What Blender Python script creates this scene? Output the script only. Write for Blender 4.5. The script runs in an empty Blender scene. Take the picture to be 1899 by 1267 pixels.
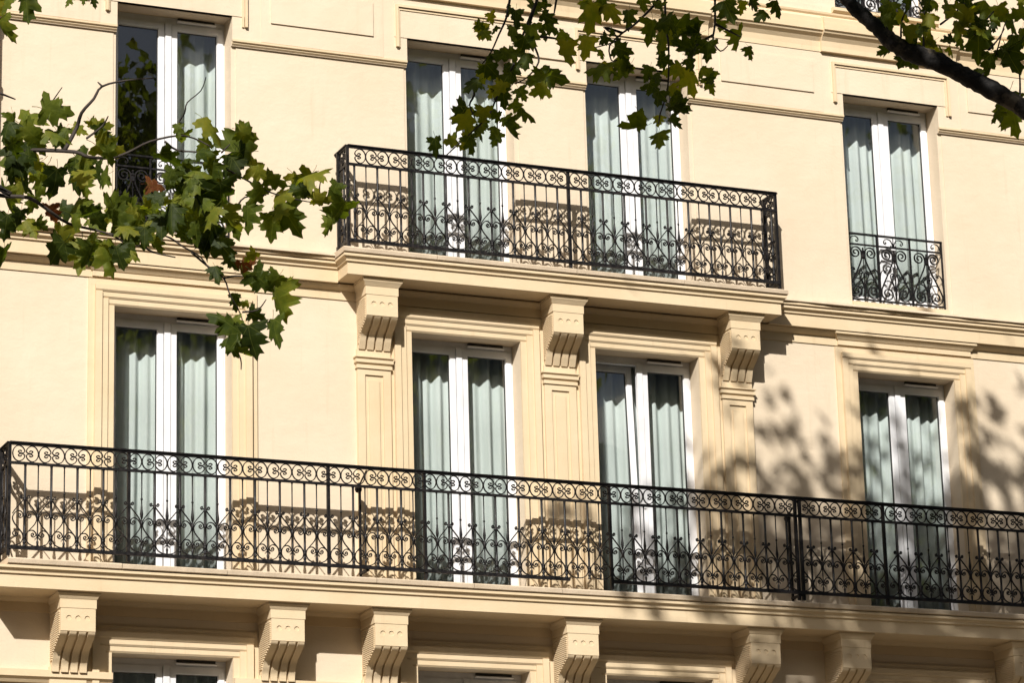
import bpy, math, random
from mathutils import Vector, Matrix
R = math.radians
rnd = random.Random(7)

# ------------------------------------------------------------------ camera, sky, sun, exposure
SC = bpy.context.scene
COL = SC.collection
FPX, PW, PH = 5800.0, 1899.0, 1267.0           # focal length and size of the photograph in pixels
CAMP = Vector((0, -27.5, 1.6))                 # eye height on the street
yaw, pitch, roll = R(23.45), R(15.7), R(-1.61)
FW = Vector((math.sin(yaw)*math.cos(pitch), math.cos(yaw)*math.cos(pitch), math.sin(pitch)))
r0 = Vector((math.cos(yaw), -math.sin(yaw), 0)); u0 = r0.cross(FW)
RT = math.cos(roll)*r0 + math.sin(roll)*u0
UP = -math.sin(roll)*r0 + math.cos(roll)*u0
cd = bpy.data.cameras.new('camera'); cam = bpy.data.objects.new('camera', cd); COL.objects.link(cam)
cd.sensor_width = 36; cd.sensor_fit = 'HORIZONTAL'; cd.lens = FPX/PW*36; cd.clip_end = 3000; cd.clip_start = .1
cam.matrix_world = Matrix(((RT.x, UP.x, -FW.x, CAMP.x), (RT.y, UP.y, -FW.y, CAMP.y), (RT.z, UP.z, -FW.z, CAMP.z), (0, 0, 0, 1)))
SC.camera = cam

SUN = Vector((.64, 1, -.86)).normalized()      # direction the light travels
wd = bpy.data.worlds.new('World'); SC.world = wd; wd.use_nodes = True
nt = wd.node_tree; bg = nt.nodes['Background']
sky = nt.nodes.new('ShaderNodeTexSky'); sky.sky_type = 'NISHITA'; sky.sun_disc = False
sky.sun_elevation = math.asin(-SUN.z); sky.sun_rotation = math.atan2(-SUN.x, -SUN.y)
sky.air_density = 1.0; sky.dust_density = 4.0; sky.ozone_density = .5
nt.links.new(sky.outputs[0], bg.inputs[0]); bg.inputs[1].default_value = .056
sl = bpy.data.lights.new('sun', 'SUN'); sl.energy = 4.6; sl.angle = R(.7); sl.color = (1, .965, .91)
so = bpy.data.objects.new('sun', sl); COL.objects.link(so)
so.rotation_euler = (-SUN).to_track_quat('Z', 'Y').to_euler(); so.location = (-20, -40, 40)
vs = SC.view_settings; vs.view_transform = 'Standard'; vs.look = 'None'; vs.exposure = .60; vs.gamma = 1
vs.use_curve_mapping = False

def at(u, v, y):
    """a pixel of the photograph as a point at depth plane y"""
    d = RT*((u-PW/2)/FPX) + UP*((PH/2-v)/FPX) + FW
    return CAMP + d*((y-CAMP.y)/d.y)

# ------------------------------------------------------------------ materials
def mat(name, rough=.6, col=(.5, .5, .5), metallic=0):
    m = bpy.data.materials.new(name); m.use_nodes = True
    b = m.node_tree.nodes['Principled BSDF']
    b.inputs['Roughness'].default_value = rough; b.inputs['Base Color'].default_value = (*col, 1)
    b.inputs['Metallic'].default_value = metallic
    return m, m.node_tree, b
def nd(t, ty, **k):
    n = t.nodes.new(ty)
    for a, v in k.items():
        if isinstance(a, str) and hasattr(n, a): setattr(n, a, v)
        else: n.inputs[a.replace('_', ' ')].default_value = v
    return n
def ramp(t, src, stops):
    r = t.nodes.new('ShaderNodeValToRGB'); e = r.color_ramp.elements
    while len(e) < len(stops): e.new(.5)
    for i, (p, c) in enumerate(stops): e[i].position = p; e[i].color = (*c, 1)
    t.links.new(src, r.inputs[0]); return r
def plaster(name, c1, c2, dirt, bump=.35, scale=1.0):
    m, t, b = mat(name, .82)
    g = nd(t, 'ShaderNodeNewGeometry')
    mp = nd(t, 'ShaderNodeMapping'); t.links.new(g.outputs['Position'], mp.inputs[0])
    big = nd(t, 'ShaderNodeTexNoise', Scale=.9*scale, Detail=6, Roughness=.62); t.links.new(mp.outputs[0], big.inputs['Vector'])
    base = ramp(t, big.outputs[0], [(.3, c2), (.68, c1)])
    # rain streaks: noise stretched along the height
    ms = nd(t, 'ShaderNodeMapping'); ms.inputs['Scale'].default_value = (9, 9, .55); t.links.new(g.outputs['Position'], ms.inputs[0])
    st = nd(t, 'ShaderNodeTexNoise', Scale=1.0, Detail=5, Roughness=.7); t.links.new(ms.outputs[0], st.inputs['Vector'])
    sr = ramp(t, st.outputs[0], [(.58, (0, 0, 0)), (.8, (1, 1, 1))])
    spk = nd(t, 'ShaderNodeTexNoise', Scale=7, Detail=8, Roughness=.75); t.links.new(g.outputs['Position'], spk.inputs['Vector'])
    sk = ramp(t, spk.outputs[0], [(.62, (0, 0, 0)), (.78, (1, 1, 1))])
    mx = nd(t, 'ShaderNodeMath', operation='MAXIMUM'); t.links.new(sr.outputs[0], mx.inputs[0]); t.links.new(sk.outputs[0], mx.inputs[1])
    mm = nd(t, 'ShaderNodeMath', operation='MULTIPLY'); mm.inputs[1].default_value = .40; t.links.new(mx.outputs[0], mm.inputs[0])
    mix = nd(t, 'ShaderNodeMix', data_type='RGBA'); t.links.new(mm.outputs[0], mix.inputs[0])
    t.links.new(base.outputs[0], mix.inputs[6]); mix.inputs[7].default_value = (*dirt, 1)
    t.links.new(mix.outputs[2], b.inputs['Base Color'])
    f1 = nd(t, 'ShaderNodeTexNoise', Scale=38, Detail=7, Roughness=.7); t.links.new(g.outputs['Position'], f1.inputs['Vector'])
    mt = nd(t, 'ShaderNodeMapping'); mt.inputs['Scale'].default_value = (4, 4, 6); t.links.new(g.outputs['Position'], mt.inputs[0])
    f2 = nd(t, 'ShaderNodeTexNoise', Scale=1, Detail=5, Roughness=.55); t.links.new(mt.outputs[0], f2.inputs['Vector'])
    ad = nd(t, 'ShaderNodeMath', operation='MULTIPLY_ADD'); ad.inputs[1].default_value = .3
    t.links.new(f1.outputs[0], ad.inputs[0]); t.links.new(f2.outputs[0], ad.inputs[2])
    bp = nd(t, 'ShaderNodeBump', Strength=bump, Distance=.02); t.links.new(ad.outputs[0], bp.inputs['Height'])
    t.links.new(bp.outputs[0], b.inputs['Normal'])
    return m
M = {}
M['plaster'] = plaster('cream_plaster', (.60, .502, .378), (.555, .452, .325), (.43, .335, .215))
M['trim'] = plaster('cream_trim', (.60, .478, .318), (.545, .422, .262), (.37, .27, .15), .22, 1.6)
M['stone'] = plaster('worn_slab_top', (.52, .42, .305), (.42, .335, .235), (.26, .2, .14), .5, 5)
m, t, b = mat('black_iron', .5, (.008, .007, .007)); b.inputs['Specular IOR Level'].default_value = .28
g = nd(t, 'ShaderNodeNewGeometry'); n = nd(t, 'ShaderNodeTexNoise', Scale=25, Detail=5); t.links.new(g.outputs['Position'], n.inputs['Vector'])
r = ramp(t, n.outputs[0], [(.45, (.006, .0055, .006)), (.75, (.016, .012, .011))]); t.links.new(r.outputs[0], b.inputs['Base Color'])
r = ramp(t, n.outputs[0], [(.3, (.33,)*3), (.7, (.6,)*3)]); t.links.new(r.outputs[0], b.inputs['Roughness'])
M['iron'] = m
m, t, b = mat('white_window_frame', .35, (.80, .80, .82))
g = nd(t, 'ShaderNodeNewGeometry'); n = nd(t, 'ShaderNodeTexNoise', Scale=6, Detail=6); t.links.new(g.outputs['Position'], n.inputs['Vector'])
r = ramp(t, n.outputs[0], [(.35, (.60, .60, .61)), (.6, (.68, .68, .69))]); t.links.new(r.outputs[0], b.inputs['Base Color'])
M['white'] = m
M['gasket'] = mat('dark_gasket', .6, (.03, .03, .03))[0]
M['grey'] = mat('grey_vent_plastic', .5, (.55, .55, .55))[0]
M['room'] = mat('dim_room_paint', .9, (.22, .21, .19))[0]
# glass pane: clear sheet with a Fresnel reflection
m = bpy.data.materials.new('window_glass'); m.use_nodes = True; t = m.node_tree; t.nodes.remove(t.nodes['Principled BSDF'])
tr = nd(t, 'ShaderNodeBsdfTransparent'); tr.inputs[0].default_value = (.955, .965, .96, 1)
gl = nd(t, 'ShaderNodeBsdfGlossy'); gl.inputs['Roughness'].default_value = 0.004
g = nd(t, 'ShaderNodeNewGeometry'); n = nd(t, 'ShaderNodeTexNoise', Scale=1.3, Detail=1); t.links.new(g.outputs['Position'], n.inputs['Vector'])
bp = nd(t, 'ShaderNodeBump', Strength=.12, Distance=.02); t.links.new(n.outputs[0], bp.inputs['Height']); t.links.new(bp.outputs[0], gl.inputs['Normal'])
lw = nd(t, 'ShaderNodeLayerWeight'); pw = nd(t, 'ShaderNodeMath', operation='POWER'); pw.inputs[1].default_value = 5; t.links.new(lw.outputs['Facing'], pw.inputs[0])
fr = nd(t, 'ShaderNodeMath', operation='MULTIPLY_ADD'); fr.inputs[1].default_value = .95; fr.inputs[2].default_value = .07; t.links.new(pw.outputs[0], fr.inputs[0]); ms = nd(t, 'ShaderNodeMixShader')
t.links.new(fr.outputs[0], ms.inputs[0]); t.links.new(tr.outputs[0], ms.inputs[1]); t.links.new(gl.outputs[0], ms.inputs[2])
t.links.new(ms.outputs[0], t.nodes['Material Output'].inputs[0]); M['glass'] = m
# sheer curtain
m, t, b = mat('sage_curtain', .9, (.52, .56, .54))
g = nd(t, 'ShaderNodeNewGeometry'); mp = nd(t, 'ShaderNodeMapping'); mp.inputs['Scale'].default_value = (14, 14, .4); t.links.new(g.outputs['Position'], mp.inputs[0])
n = nd(t, 'ShaderNodeTexNoise', Scale=1.5, Detail=4); t.links.new(mp.outputs[0], n.inputs['Vector'])
r = ramp(t, n.outputs[0], [(.3, (.54, .595, .575)), (.7, (.65, .70, .685))]); t.links.new(r.outputs[0], b.inputs['Base Color'])
tl = nd(t, 'ShaderNodeBsdfTranslucent'); t.links.new(r.outputs[0], tl.inputs[0]); ms = nd(t, 'ShaderNodeMixShader'); ms.inputs[0].default_value = .22
t.links.new(b.outputs[0], ms.inputs[1]); t.links.new(tl.outputs[0], ms.inputs[2]); t.links.new(ms.outputs[0], t.nodes['Material Output'].inputs[0]); M['curtain'] = m
def leafmat(name, stops, tcol, tf=.5):
    m, t, b = mat(name, .58); b.inputs['Specular IOR Level'].default_value = .22
    oi = nd(t, 'ShaderNodeObjectInfo'); tc = nd(t, 'ShaderNodeTexCoord')
    n = nd(t, 'ShaderNodeTexNoise', Scale=4, Detail=4, noise_dimensions='4D'); t.links.new(tc.outputs['Object'], n.inputs['Vector']); t.links.new(oi.outputs['Random'], n.inputs['W'])
    g = nd(t, 'ShaderNodeNewGeometry'); n2 = nd(t, 'ShaderNodeTexNoise', Scale=1.7, Detail=2); t.links.new(g.outputs['Position'], n2.inputs['Vector'])
    a = nd(t, 'ShaderNodeMath', operation='MULTIPLY_ADD'); a.inputs[1].default_value = .45; t.links.new(oi.outputs['Random'], a.inputs[0])
    a2 = nd(t, 'ShaderNodeMath', operation='MULTIPLY_ADD'); a2.inputs[1].default_value = .35; t.links.new(n.outputs[0], a2.inputs[0])
    a3 = nd(t, 'ShaderNodeMath', operation='MULTIPLY'); a3.inputs[1].default_value = .25; t.links.new(n2.outputs[0], a3.inputs[0])
    t.links.new(a3.outputs[0], a2.inputs[2]); t.links.new(a2.outputs[0], a.inputs[2])
    r = ramp(t, a.outputs[0], stops)
    # veins run from the leaf base to the tips of the lobes
    sx = nd(t, 'ShaderNodeSeparateXYZ'); t.links.new(tc.outputs['Object'], sx.inputs[0])
    ng = nd(t, 'ShaderNodeMath', operation='MULTIPLY'); ng.inputs[1].default_value = -1; t.links.new(sx.outputs[2], ng.inputs[0])
    an = nd(t, 'ShaderNodeMath', operation='ARCTAN2'); t.links.new(sx.outputs[0], an.inputs[0]); t.links.new(ng.outputs[0], an.inputs[1])
    k1 = nd(t, 'ShaderNodeMath', operation='MULTIPLY'); k1.inputs[1].default_value = 3.75; t.links.new(an.outputs[0], k1.inputs[0])
    k2 = nd(t, 'ShaderNodeMath', operation='SINE'); t.links.new(k1.outputs[0], k2.inputs[0])
    k3 = nd(t, 'ShaderNodeMath', operation='ABSOLUTE'); t.links.new(k2.outputs[0], k3.inputs[0])
    ln = nd(t, 'ShaderNodeVectorMath', operation='LENGTH'); t.links.new(tc.outputs['Object'], ln.inputs[0])
    k4 = nd(t, 'ShaderNodeMath', operation='MULTIPLY'); t.links.new(k3.outputs[0], k4.inputs[0]); t.links.new(ln.outputs['Value'], k4.inputs[1])
    vr = ramp(t, k4.outputs[0], [(.015, (.32,)*3), (.06, (0,)*3)])
    vm = nd(t, 'ShaderNodeMix', data_type='RGBA'); t.links.new(vr.outputs[0], vm.inputs[0]); t.links.new(r.outputs[0], vm.inputs[6]); vm.inputs[7].default_value = (.17, .19, .05, 1)
    class _O: outputs = [vm.outputs[2]]
    r = _O
    t.links.new(r.outputs[0], b.inputs['Base Color'])
    bpn = nd(t, 'ShaderNodeBump', Strength=.5, Distance=.02); t.links.new(n.outputs[0], bpn.inputs['Height']); t.links.new(bpn.outputs[0], b.inputs['Normal'])
    tl = nd(t, 'ShaderNodeBsdfTranslucent')
    mu = nd(t, 'ShaderNodeMix', data_type='RGBA', blend_type='MULTIPLY'); mu.inputs[0].default_value = 1; t.links.new(r.outputs[0], mu.inputs[6]); mu.inputs[7].default_value = (*tcol, 1)
    t.links.new(mu.outputs[2], tl.inputs[0])
    ms = nd(t, 'ShaderNodeMixShader'); ms.inputs[0].default_value = tf
    t.links.new(b.outputs[0], ms.inputs[1]); t.links.new(tl.outputs[0], ms.inputs[2]); t.links.new(ms.outputs[0], t.nodes['Material Output'].inputs[0])
    return m
M['leaf'] = leafmat('plane_leaf', [(.2, (.013, .022, .003)), (.46, (.036, .054, .006)), (.64, (.095, .12, .012)), (.88, (.24, .21, .022))], (2.1, 2.1, .5))
M['leaf_brown'] = leafmat('withered_leaf', [(.2, (.10, .03, .012)), (.6, (.17, .06, .02)), (.9, (.16, .10, .03))], (1.3, 1.0, .6))
m, t, b = mat('plane_bark', .85)
tc = nd(t, 'ShaderNodeNewGeometry'); n = nd(t, 'ShaderNodeTexNoise', Scale=6, Detail=8, Roughness=.65); t.links.new(tc.outputs['Position'], n.inputs['Vector'])
r = ramp(t, n.outputs[0], [(.4, (.004, .003, .002)), (.55, (.010, .007, .005)), (.62, (.07, .055, .038))]); t.links.new(r.outputs[0], b.inputs['Base Color'])
n2 = nd(t, 'ShaderNodeTexNoise', Scale=22, Detail=6); t.links.new(tc.outputs['Position'], n2.inputs['Vector'])
bp = nd(t, 'ShaderNodeBump', Strength=.7, Distance=.03); t.links.new(n2.outputs[0], bp.inputs['Height']); t.links.new(bp.outputs[0], b.inputs['Normal'])
M['bark'] = m
M['twig'] = mat('twig_bark', .8, (.030, .021, .015))[0]
def groundmat(name, c1, c2, s):
    m, t, b = mat(name, .9); g = nd(t, 'ShaderNodeNewGeometry'); n = nd(t, 'ShaderNodeTexNoise', Scale=s, Detail=8); t.links.new(g.outputs['Position'], n.inputs['Vector'])
    r = ramp(t, n.outputs[0], [(.3, c1), (.7, c2)]); t.links.new(r.outputs[0], b.inputs['Base Color']); return m
M['greystone'] = groundmat('grey_stone', (.26, .24, .21), (.32, .30, .26), 1); M['tawny'] = groundmat('tawny_stone', (.30, .25, .18), (.36, .30, .22), 1); M['zinc'] = mat('zinc', .5, (.12, .13, .14))[0]
M['asphalt'] = groundmat('asphalt', (.04, .04, .042), (.065, .063, .06), 3)
M['paving'] = groundmat('pale_paving', (.16, .127, .084), (.21, .168, .112), 2)

# ------------------------------------------------------------------ mesh helpers
class MB:
    def __init__(s): s.v = []; s.f = []
    def add(s, v, f):
        n = len(s.v); s.v += [tuple(p) for p in v]; s.f += [tuple(i+n for i in q) for q in f]; return s
    def box(s, x0, x1, y0, y1, z0, z1):
        return s.add([(x, y, z) for z in (z0, z1) for y in (y0, y1) for x in (x0, x1)],
                     [(0, 2, 3, 1), (4, 5, 7, 6), (0, 1, 5, 4), (2, 6, 7, 3), (0, 4, 6, 2), (1, 3, 7, 5)])
    def prism(s, x0, x1, yz):
        """closed (y,z) outline swept along x"""
        n = len(yz)
        v = [(x0, y, z) for y, z in yz] + [(x1, y, z) for y, z in yz]
        return s.add(v, [tuple(range(n-1, -1, -1)), tuple(range(n, 2*n))] + [(i, (i+1) % n, n+(i+1) % n, n+i) for i in range(n)])
    def hip(s, prof, xa, xb, back=.0):
        """moulding round three sides of a slab: prof = [(projection, z)], outline xa..xb at the face with projection 0 offsets"""
        rings = []
        for p, z in prof:
            rings.append([(xa-p[0], back, z), (xa-p[0], -p[1], z), (xb+p[0], -p[1], z), (xb+p[0], back, z)])
        v = [q for r_ in rings for q in r_]; f = []
        for i in range(len(rings)-1):
            for k in range(3):
                f.append((4*i+k, 4*i+k+1, 4*i+5+k, 4*i+4+k))
        L = 4*(len(rings)-1)
        f.append((3, 2, 1, 0)); f.append((L, L+1, L+2, L+3))
        return s.add(v, f)
    def lathe(s, x, y, prof, n=6):
        v = [(x+r_*math.cos(6.28318*k/n), y+r_*math.sin(6.28318*k/n), z) for r_, z in prof for k in range(n)]
        f = [(i*n+k, i*n+(k+1) % n, (i+1)*n+(k+1) % n, (i+1)*n+k) for i in range(len(prof)-1) for k in range(n)]
        return s.add(v, f)
    def strap(s, pts, w=.0088, d=.014):
        """flat iron bar bent in the x,z plane"""
        P = [Vector((p[0], 0, p[1])) for p in pts]; v = []; n = len(P)
        for i in range(n):
            tg = (P[min(i+1, n-1)]-P[max(i-1, 0)]).normalized(); nn = Vector((-tg.z, 0, tg.x))*w/2
            for a, bb in ((1, -1), (1, 1), (-1, 1), (-1, -1)): v.append(P[i]+nn*a+Vector((0, bb*d/2, 0)))
        f = [(i*4+k, i*4+(k+1) % 4, i*4+4+(k+1) % 4, i*4+4+k) for i in range(n-1) for k in range(4)]
        return s.add(v, f+[(3, 2, 1, 0), (4*n-4, 4*n-3, 4*n-2, 4*n-1)])
    def tube(s, pts, rad, n=6):
        P = [Vector(p) for p in pts]; v = []; m_ = len(P)
        for i in range(m_):
            tg = (P[min(i+1, m_-1)]-P[max(i-1, 0)]).normalized()
            a = tg.cross(Vector((0, 1, .13))).normalized(); bb = tg.cross(a); rr = rad[i] if isinstance(rad, (list, tuple)) else rad
            for k in range(n): v.append(P[i]+(a*math.cos(6.28318*k/n)+bb*math.sin(6.28318*k/n))*rr)
        f = [(i*n+k, i*n+(k+1) % n, (i+1)*n+(k+1) % n, (i+1)*n+k) for i in range(m_-1) for k in range(n)]
        return s.add(v, f+[tuple(range(n-1, -1, -1)), tuple(range((m_-1)*n, m_*n))])
    def mesh(s, name, m, smooth=False):
        me = bpy.data.meshes.new(name); me.from_pydata(s.v, [], s.f); me.materials.append(m); me.validate(); me.update()
        if smooth: me.polygons.foreach_set('use_smooth', [True]*len(me.polygons))
        return me
    def build(s, name, m, parent=None, smooth=False):
        return link(name, s.mesh(name, m, smooth), parent)
def link(name, me, parent=None, loc=None, rotz=None):
    o = bpy.data.objects.new(name, me); COL.objects.link(o)
    if parent: o.parent = parent
    if loc is not None: o.location = loc
    if rotz is not None: o.rotation_euler = (0, 0, rotz)
    return o
def tag(o, label=None, cat=None, group=None, kind=None):
    if label: o['label'] = label
    if cat: o['category'] = cat
    if group: o['group'] = group
    if kind: o['kind'] = kind
    return o
def empty(name, loc=(0, 0, 0)):
    o = bpy.data.objects.new(name, None); COL.objects.link(o); o.location = loc; return o
def crom(P, n=5):
    """smooth line through control points"""
    out = []; P = [Vector(p) for p in P]; m_ = len(P)
    for i in range(m_-1):
        a, b_, c, d = P[max(i-1, 0)], P[i], P[i+1], P[min(i+2, m_-1)]
        for k in range(n):
            t_ = k/n
            out.append(.5*((2*b_)+(c-a)*t_+(2*a-5*b_+4*c-d)*t_*t_+(3*b_-a-3*c+d)*t_**3))
    return out+[P[-1]]

# ------------------------------------------------------------------ ground
tag(MB().box(-400, 400, -400, 0.2, -.3, 0).build('street', M['asphalt']), kind='structure')
tag(MB().box(-60, 80, -11.5, .2, -.1, .13).build('pavement', M['paving']), kind='structure')

# ------------------------------------------------------------------ unseen houses across the street, added to block low sky and darken the fill
def opposite(x0, x1, h, label, colm):
    o = tag(empty('unseen_opposite_building', ((x0+x1)/2, -37, 0)), label, 'building', 'unseen houses across the street'); w = (x1-x0)/2
    MB().box(-w, w, -12, 0, -.05, h).build('wall', colm, o)
    MB().prism(-w-.05, w+.05, [(.3, h), (-.6, h+2.6), (-11.4, h+2.6), (-12.3, h)]).build('roof', M['zinc'], o)
    n = int(2*w/2.6); fl = int((h-1.5)/3.2)
    fm = MB().box(-.7, .7, -.1, .03, 0, 2.1).mesh('window', M['white']); pm = MB().box(-.6, .6, .031, .05, .1, 2.0).mesh('pane', M['gasket'])
    for i in range(n):
        for j in range(fl):
            p = link('window', fm, o, (-w+(i+.5)*2*w/n, 0, 1.2+j*3.2)); link('pane', pm, p)
opposite(-14, 10, 22, 'unseen grey stone house across the street with a zinc roof', M['greystone'])
opposite(10.2, 33, 20.5, 'unseen tawny stone house across the street, lower than its neighbour', M['tawny'])
opposite(33.2, 60, 23, 'unseen tall house across the street at the far end of the row', M['greystone'])
opposite(-44, -14.2, 21, 'unseen wide tawny stone house across the street at the near end of the row', M['tawny'])

# ------------------------------------------------------------------ the building
B = tag(empty('apartment_building', (12.4, 0, 0)), 'cream plastered apartment building with moulded cornices and white french windows', 'building')
BX = Vector((12.4, 0, 0))
def bpart(mb, name, m, parent=None, smooth=False):
    mb.v = [(p[0]-12.4, p[1], p[2]) for p in mb.v]
    return mb.build(name, m, parent or B, smooth)
XL, XR = 3.6, 21.0
CX = {'A': 8.42, 'C': 11.43, 'D': 13.41, 'E': 16.42}
HW = .583                                                  # half of an opening
ROWS = {0: (14.09, 16.5), 1: (10.69, 13.10), 2: (7.43, 10.026), 3: (4.2, 6.706)}
def holes(z0, z1):
    h = []
    for rw, (a, b_) in ROWS.items():
        if a < z1 and b_ > z0: return [(c-HW, c+HW) for c in CX.values()]
    return h
wall = MB()
zone = [(0, 4.2, 0), (4.2, 6.706, 0), (6.706, 7.43, 0), (7.43, 10.026, 0), (10.026, 10.69, 0), (10.69, 12.795, 0), (12.795, 12.848, -.028),
        (12.848, 13.10, -.05), (13.10, 13.70, -.05), (13.70, 14.09, -.03), (14.09, 16.5, 0), (16.5, 18, 0)]
for z0, z1, y in zone:
    hs = holes(z0+.01, z1-.01); x = XL
    for a, b_ in hs+[(XR, None)]:
        wall.box(x, a, y, .33, z0, z1); x = b_
bpart(wall, 'wall', M['plaster'])
# the wall fields of the top visible storey stand a little proud of the strips along the openings
edges = [XL]+[e for c in CX.values() for e in (c-HW, c+HW)]+[XR]
for i in range(0, len(edges), 2):
    x0 = edges[i]+(.05 if i else 0); x1 = edges[i+1]-(.025 if i+1 < len(edges)-1 else 0)
    bpart(MB().box(x0, x1, -.009, .05, 10.70, 12.79), 'wall_field', M['plaster'])
    bpart(MB().prism(edges[i]+.002 if i else XL, edges[i+1]-.002, [(.0, 12.80), (-.03, 12.80), (-.045, 12.815), (-.045, 12.828), (-.062, 12.835), (-.062, 12.856), (0, 12.866)]), 'string_course', M['trim'])
    # string at the springing of the lowest visible storey
    bpart(MB().prism(edges[i]+.002 if i else XL, edges[i+1]-.002, [(.1, 6.40), (-.03, 6.40), (-.05, 6.43), (-.075, 6.45), (-.075, 6.512), (-.0, 6.522), (.1, 6.522)]), 'string_course', M['trim'])
# cornice over the top visible storey, breaking forward over the windows
def topcornice(x0, x1, e):
    bpart(MB().prism(x0, x1, [(.0, 13.545), (-.062-e, 13.545), (-.062-e, 13.60), (-.068-e, 13.66), (-.085-e, 13.685), (-.095-e, 13.70), (-.13-e, 13.73), (-.14-e, 13.755),
                              (-.155-e, 13.76), (-.155-e, 13.84), (-.148-e, 13.842), (-.148-e, 13.90), (-.12-e, 13.905), (-.10, 13.945), (-.03, 13.955), (0, 13.955)]), 'cornice', M['trim'])
bk = []
for c in CX.values(): bk += [c-.83, c+.83]
bk = [XL]+bk+[XR]
bk[4:6] = []                                                # the two middle windows share one break
for i in range(len(bk)-1): topcornice(bk[i], bk[i+1], .03 if i % 2 else 0)
bpart(MB().prism(XL, XR, [(.0, 13.962), (-.05, 13.962), (-.07, 13.985), (-.075, 14.005), (0, 14.012)]), 'string_course', M['trim'])
# framed panels between the windows
def frame_mould(x0, x1, z0, z1, w, y0, y1, name='panel_moulding', open_bottom=False):
    mb = MB(); mb.box(x0, x1, y1, y0, z1-w, z1); mb.box(x0, x0+w, y1, y0, z0, z1-w); mb.box(x1-w, x1, y1, y0, z0, z1-w)
    if not open_bottom: mb.box(x0+w, x1-w, y1, y0, z0, z0+w)
    return bpart(mb, name, M['trim'])
for x0, x1 in ((5.1, 7.55), (9.40, 10.48), (12.12, 12.72), (14.38, 15.48), (17.38, 19.5)):
    bpart(MB().box(x0, x1, -.069, 0, 13.07, 13.435), 'wall_panel', M['plaster'])
    if x1-x0 > .9: bpart(MB().box(x0-.1, x1+.11, -.055, 0, 12.862, 13.54), 'wall_panel', M['plaster'])
for c in CX.values():                                       # moulded hoods round the heads of the openings
    bpart(MB().box(c-.72, c+.72, -.0565, 0, 13.10, 13.50), 'window_hood', M['plaster'])
    frame_mould(c-.705, c+.735, 12.99, 13.445, .026, -.04, -.082, 'window_hood', True)
    frame_mould(c-.678, c+.70, 12.99, 13.41, .018, -.04, -.066, 'window_hood', True)

# cornice over the middle storey: same section as the balcony slab, less deep
SA, SB = 10.06, 14.785                                      # ends of the upper slab
def cornice2(x0, x1):
    bpart(MB().prism(x0, x1, [(0, 10.43), (-.10, 10.437), (-.10, 10.563), (-.118, 10.57), (-.118, 10.585), (-.135, 10.602), (-.15, 10.612), (-.15, 10.632), (-.12, 10.640),
                              (-.165, 10.648), (-.165, 10.684), (-.06, 10.70), (0, 10.70)]), 'cornice', M['trim'])
cornice2(XL, SA-.001); cornice2(SB+.001, XR)
# rough mortar lip on the cornice
for x0, x1 in ((XL, SA-.05), (SB+.05, XR)):
    n = int((x1-x0)/.09); mb = MB(); v = []
    for i in range(n+1):
        x = x0+(x1-x0)*i/n; w = .030+.014*math.sin(x*5.1)*math.sin(x*2.3+1)+rnd.uniform(-.004, .004)
        v += [(x, -.168-w*.8, 10.684-w*.2), (x, -.165-w*.4, 10.694+w*.35), (x, -.02, 10.716), (x, -.02, 10.680)]
    bpart(mb.add(v, [(i*4+k, i*4+(k+1) % 4, i*4+4+(k+1) % 4, i*4+4+k) for i in range(n) for k in range(4)]+[(3, 2, 1, 0)]), 'mortar_lip', M['stone'])
def bed(x0, x1, zt, d=0):                                    # mouldings and frieze below a slab or cornice
    bpart(MB().prism(x0, x1, [(0, zt-.145), (-.012, zt-.145), (-.012, zt-.055), (-.03, zt-.05), (-.055, zt-.03), (-.07, zt-.012), (-.07, zt-.001), (0, zt-.001)]), 'bed_moulding', M['trim'])
bed(XL, XR, 10.436)
bed(XL, XR, 7.195)

# moulded surrounds of the openings
def surround(c, zt, zb, name='window_surround'):
    for o0, o1, y in ((.19, .25, -.022), (.125, .19, -.058), (.062, .125, -.040), (0, .062, -.024)):
        mb = MB(); e = .0006
        if o0 == .19: mb.box(c-HW-o1, c+HW+o1, y, 0, zt+o0+e, zt+o1)
        else:
            mb.prism(c-HW-o1, c+HW+o1, [(0, zt+o0+e), (y+.012, zt+o0+e), (y, zt+o0+.018), (y, zt+o1), (0, zt+o1)])
        mb.box(c-HW-o1, c-HW-o0-e, y, 0, zb, zt+o0); mb.box(c+HW+o0+e, c+HW+o1, y, 0, zb, zt+o0)
        bpart(mb, name, M['trim'])
for k, c in CX.items():
    surround(c, 10.026, 7.43); surround(c, 6.706, 4.2)
    if k in 'AE':
        bpart(MB().hip([((.0, .03), 10.300), ((.0, .03), 10.352), ((.012, .04), 10.358), ((.018, .05), 10.372), ((.04, .078), 10.404), ((.05, .088), 10.408), ((.05, .088), 10.4295)], c-.80, c+.80), 'window_hood', M['trim'])

# balcony slabs
def slab(xa, xb, yf, zt, name, xc=None):
    d = zt-10.70
    p = [((-.02, yf-.02), 10.438), ((0, yf), 10.442), ((0, yf), 10.560), ((.018, yf+.018), 10.567), ((.018, yf+.018), 10.584), ((.034, yf+.034), 10.604), ((.048, yf+.048), 10.612),
         ((.048, yf+.048), 10.636), ((.02, yf+.02), 10.642)]
    s_ = bpart(MB().hip([(a, z+d) for a, z in p], xa, xb), name, M['trim'])
    # worn top course in blocks with open joints
    x = (xc or xa)-.06
    while x < xb+.06:
        w = min(rnd.uniform(.9, 1.5), xb+.062-x); 
        if xb+.06-(x+w) < .5: w = xb+.062-x
        o = rnd.uniform(-.004, .004)
        bpart(MB().prism(x+.003, x+w-.003, [(.0, zt-.055), (-yf-.045, zt-.055), (-yf-.064+o, zt-.048), (-yf-.068+o, zt-.012), (-yf-.055, zt+o*.5), (0, zt+.006)]), 'coping_block', M['stone'])
        x += w
    return s_
slab(SA, SB, .365, 10.712, 'balcony_slab')
LA, LB = 6.645, XR
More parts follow.
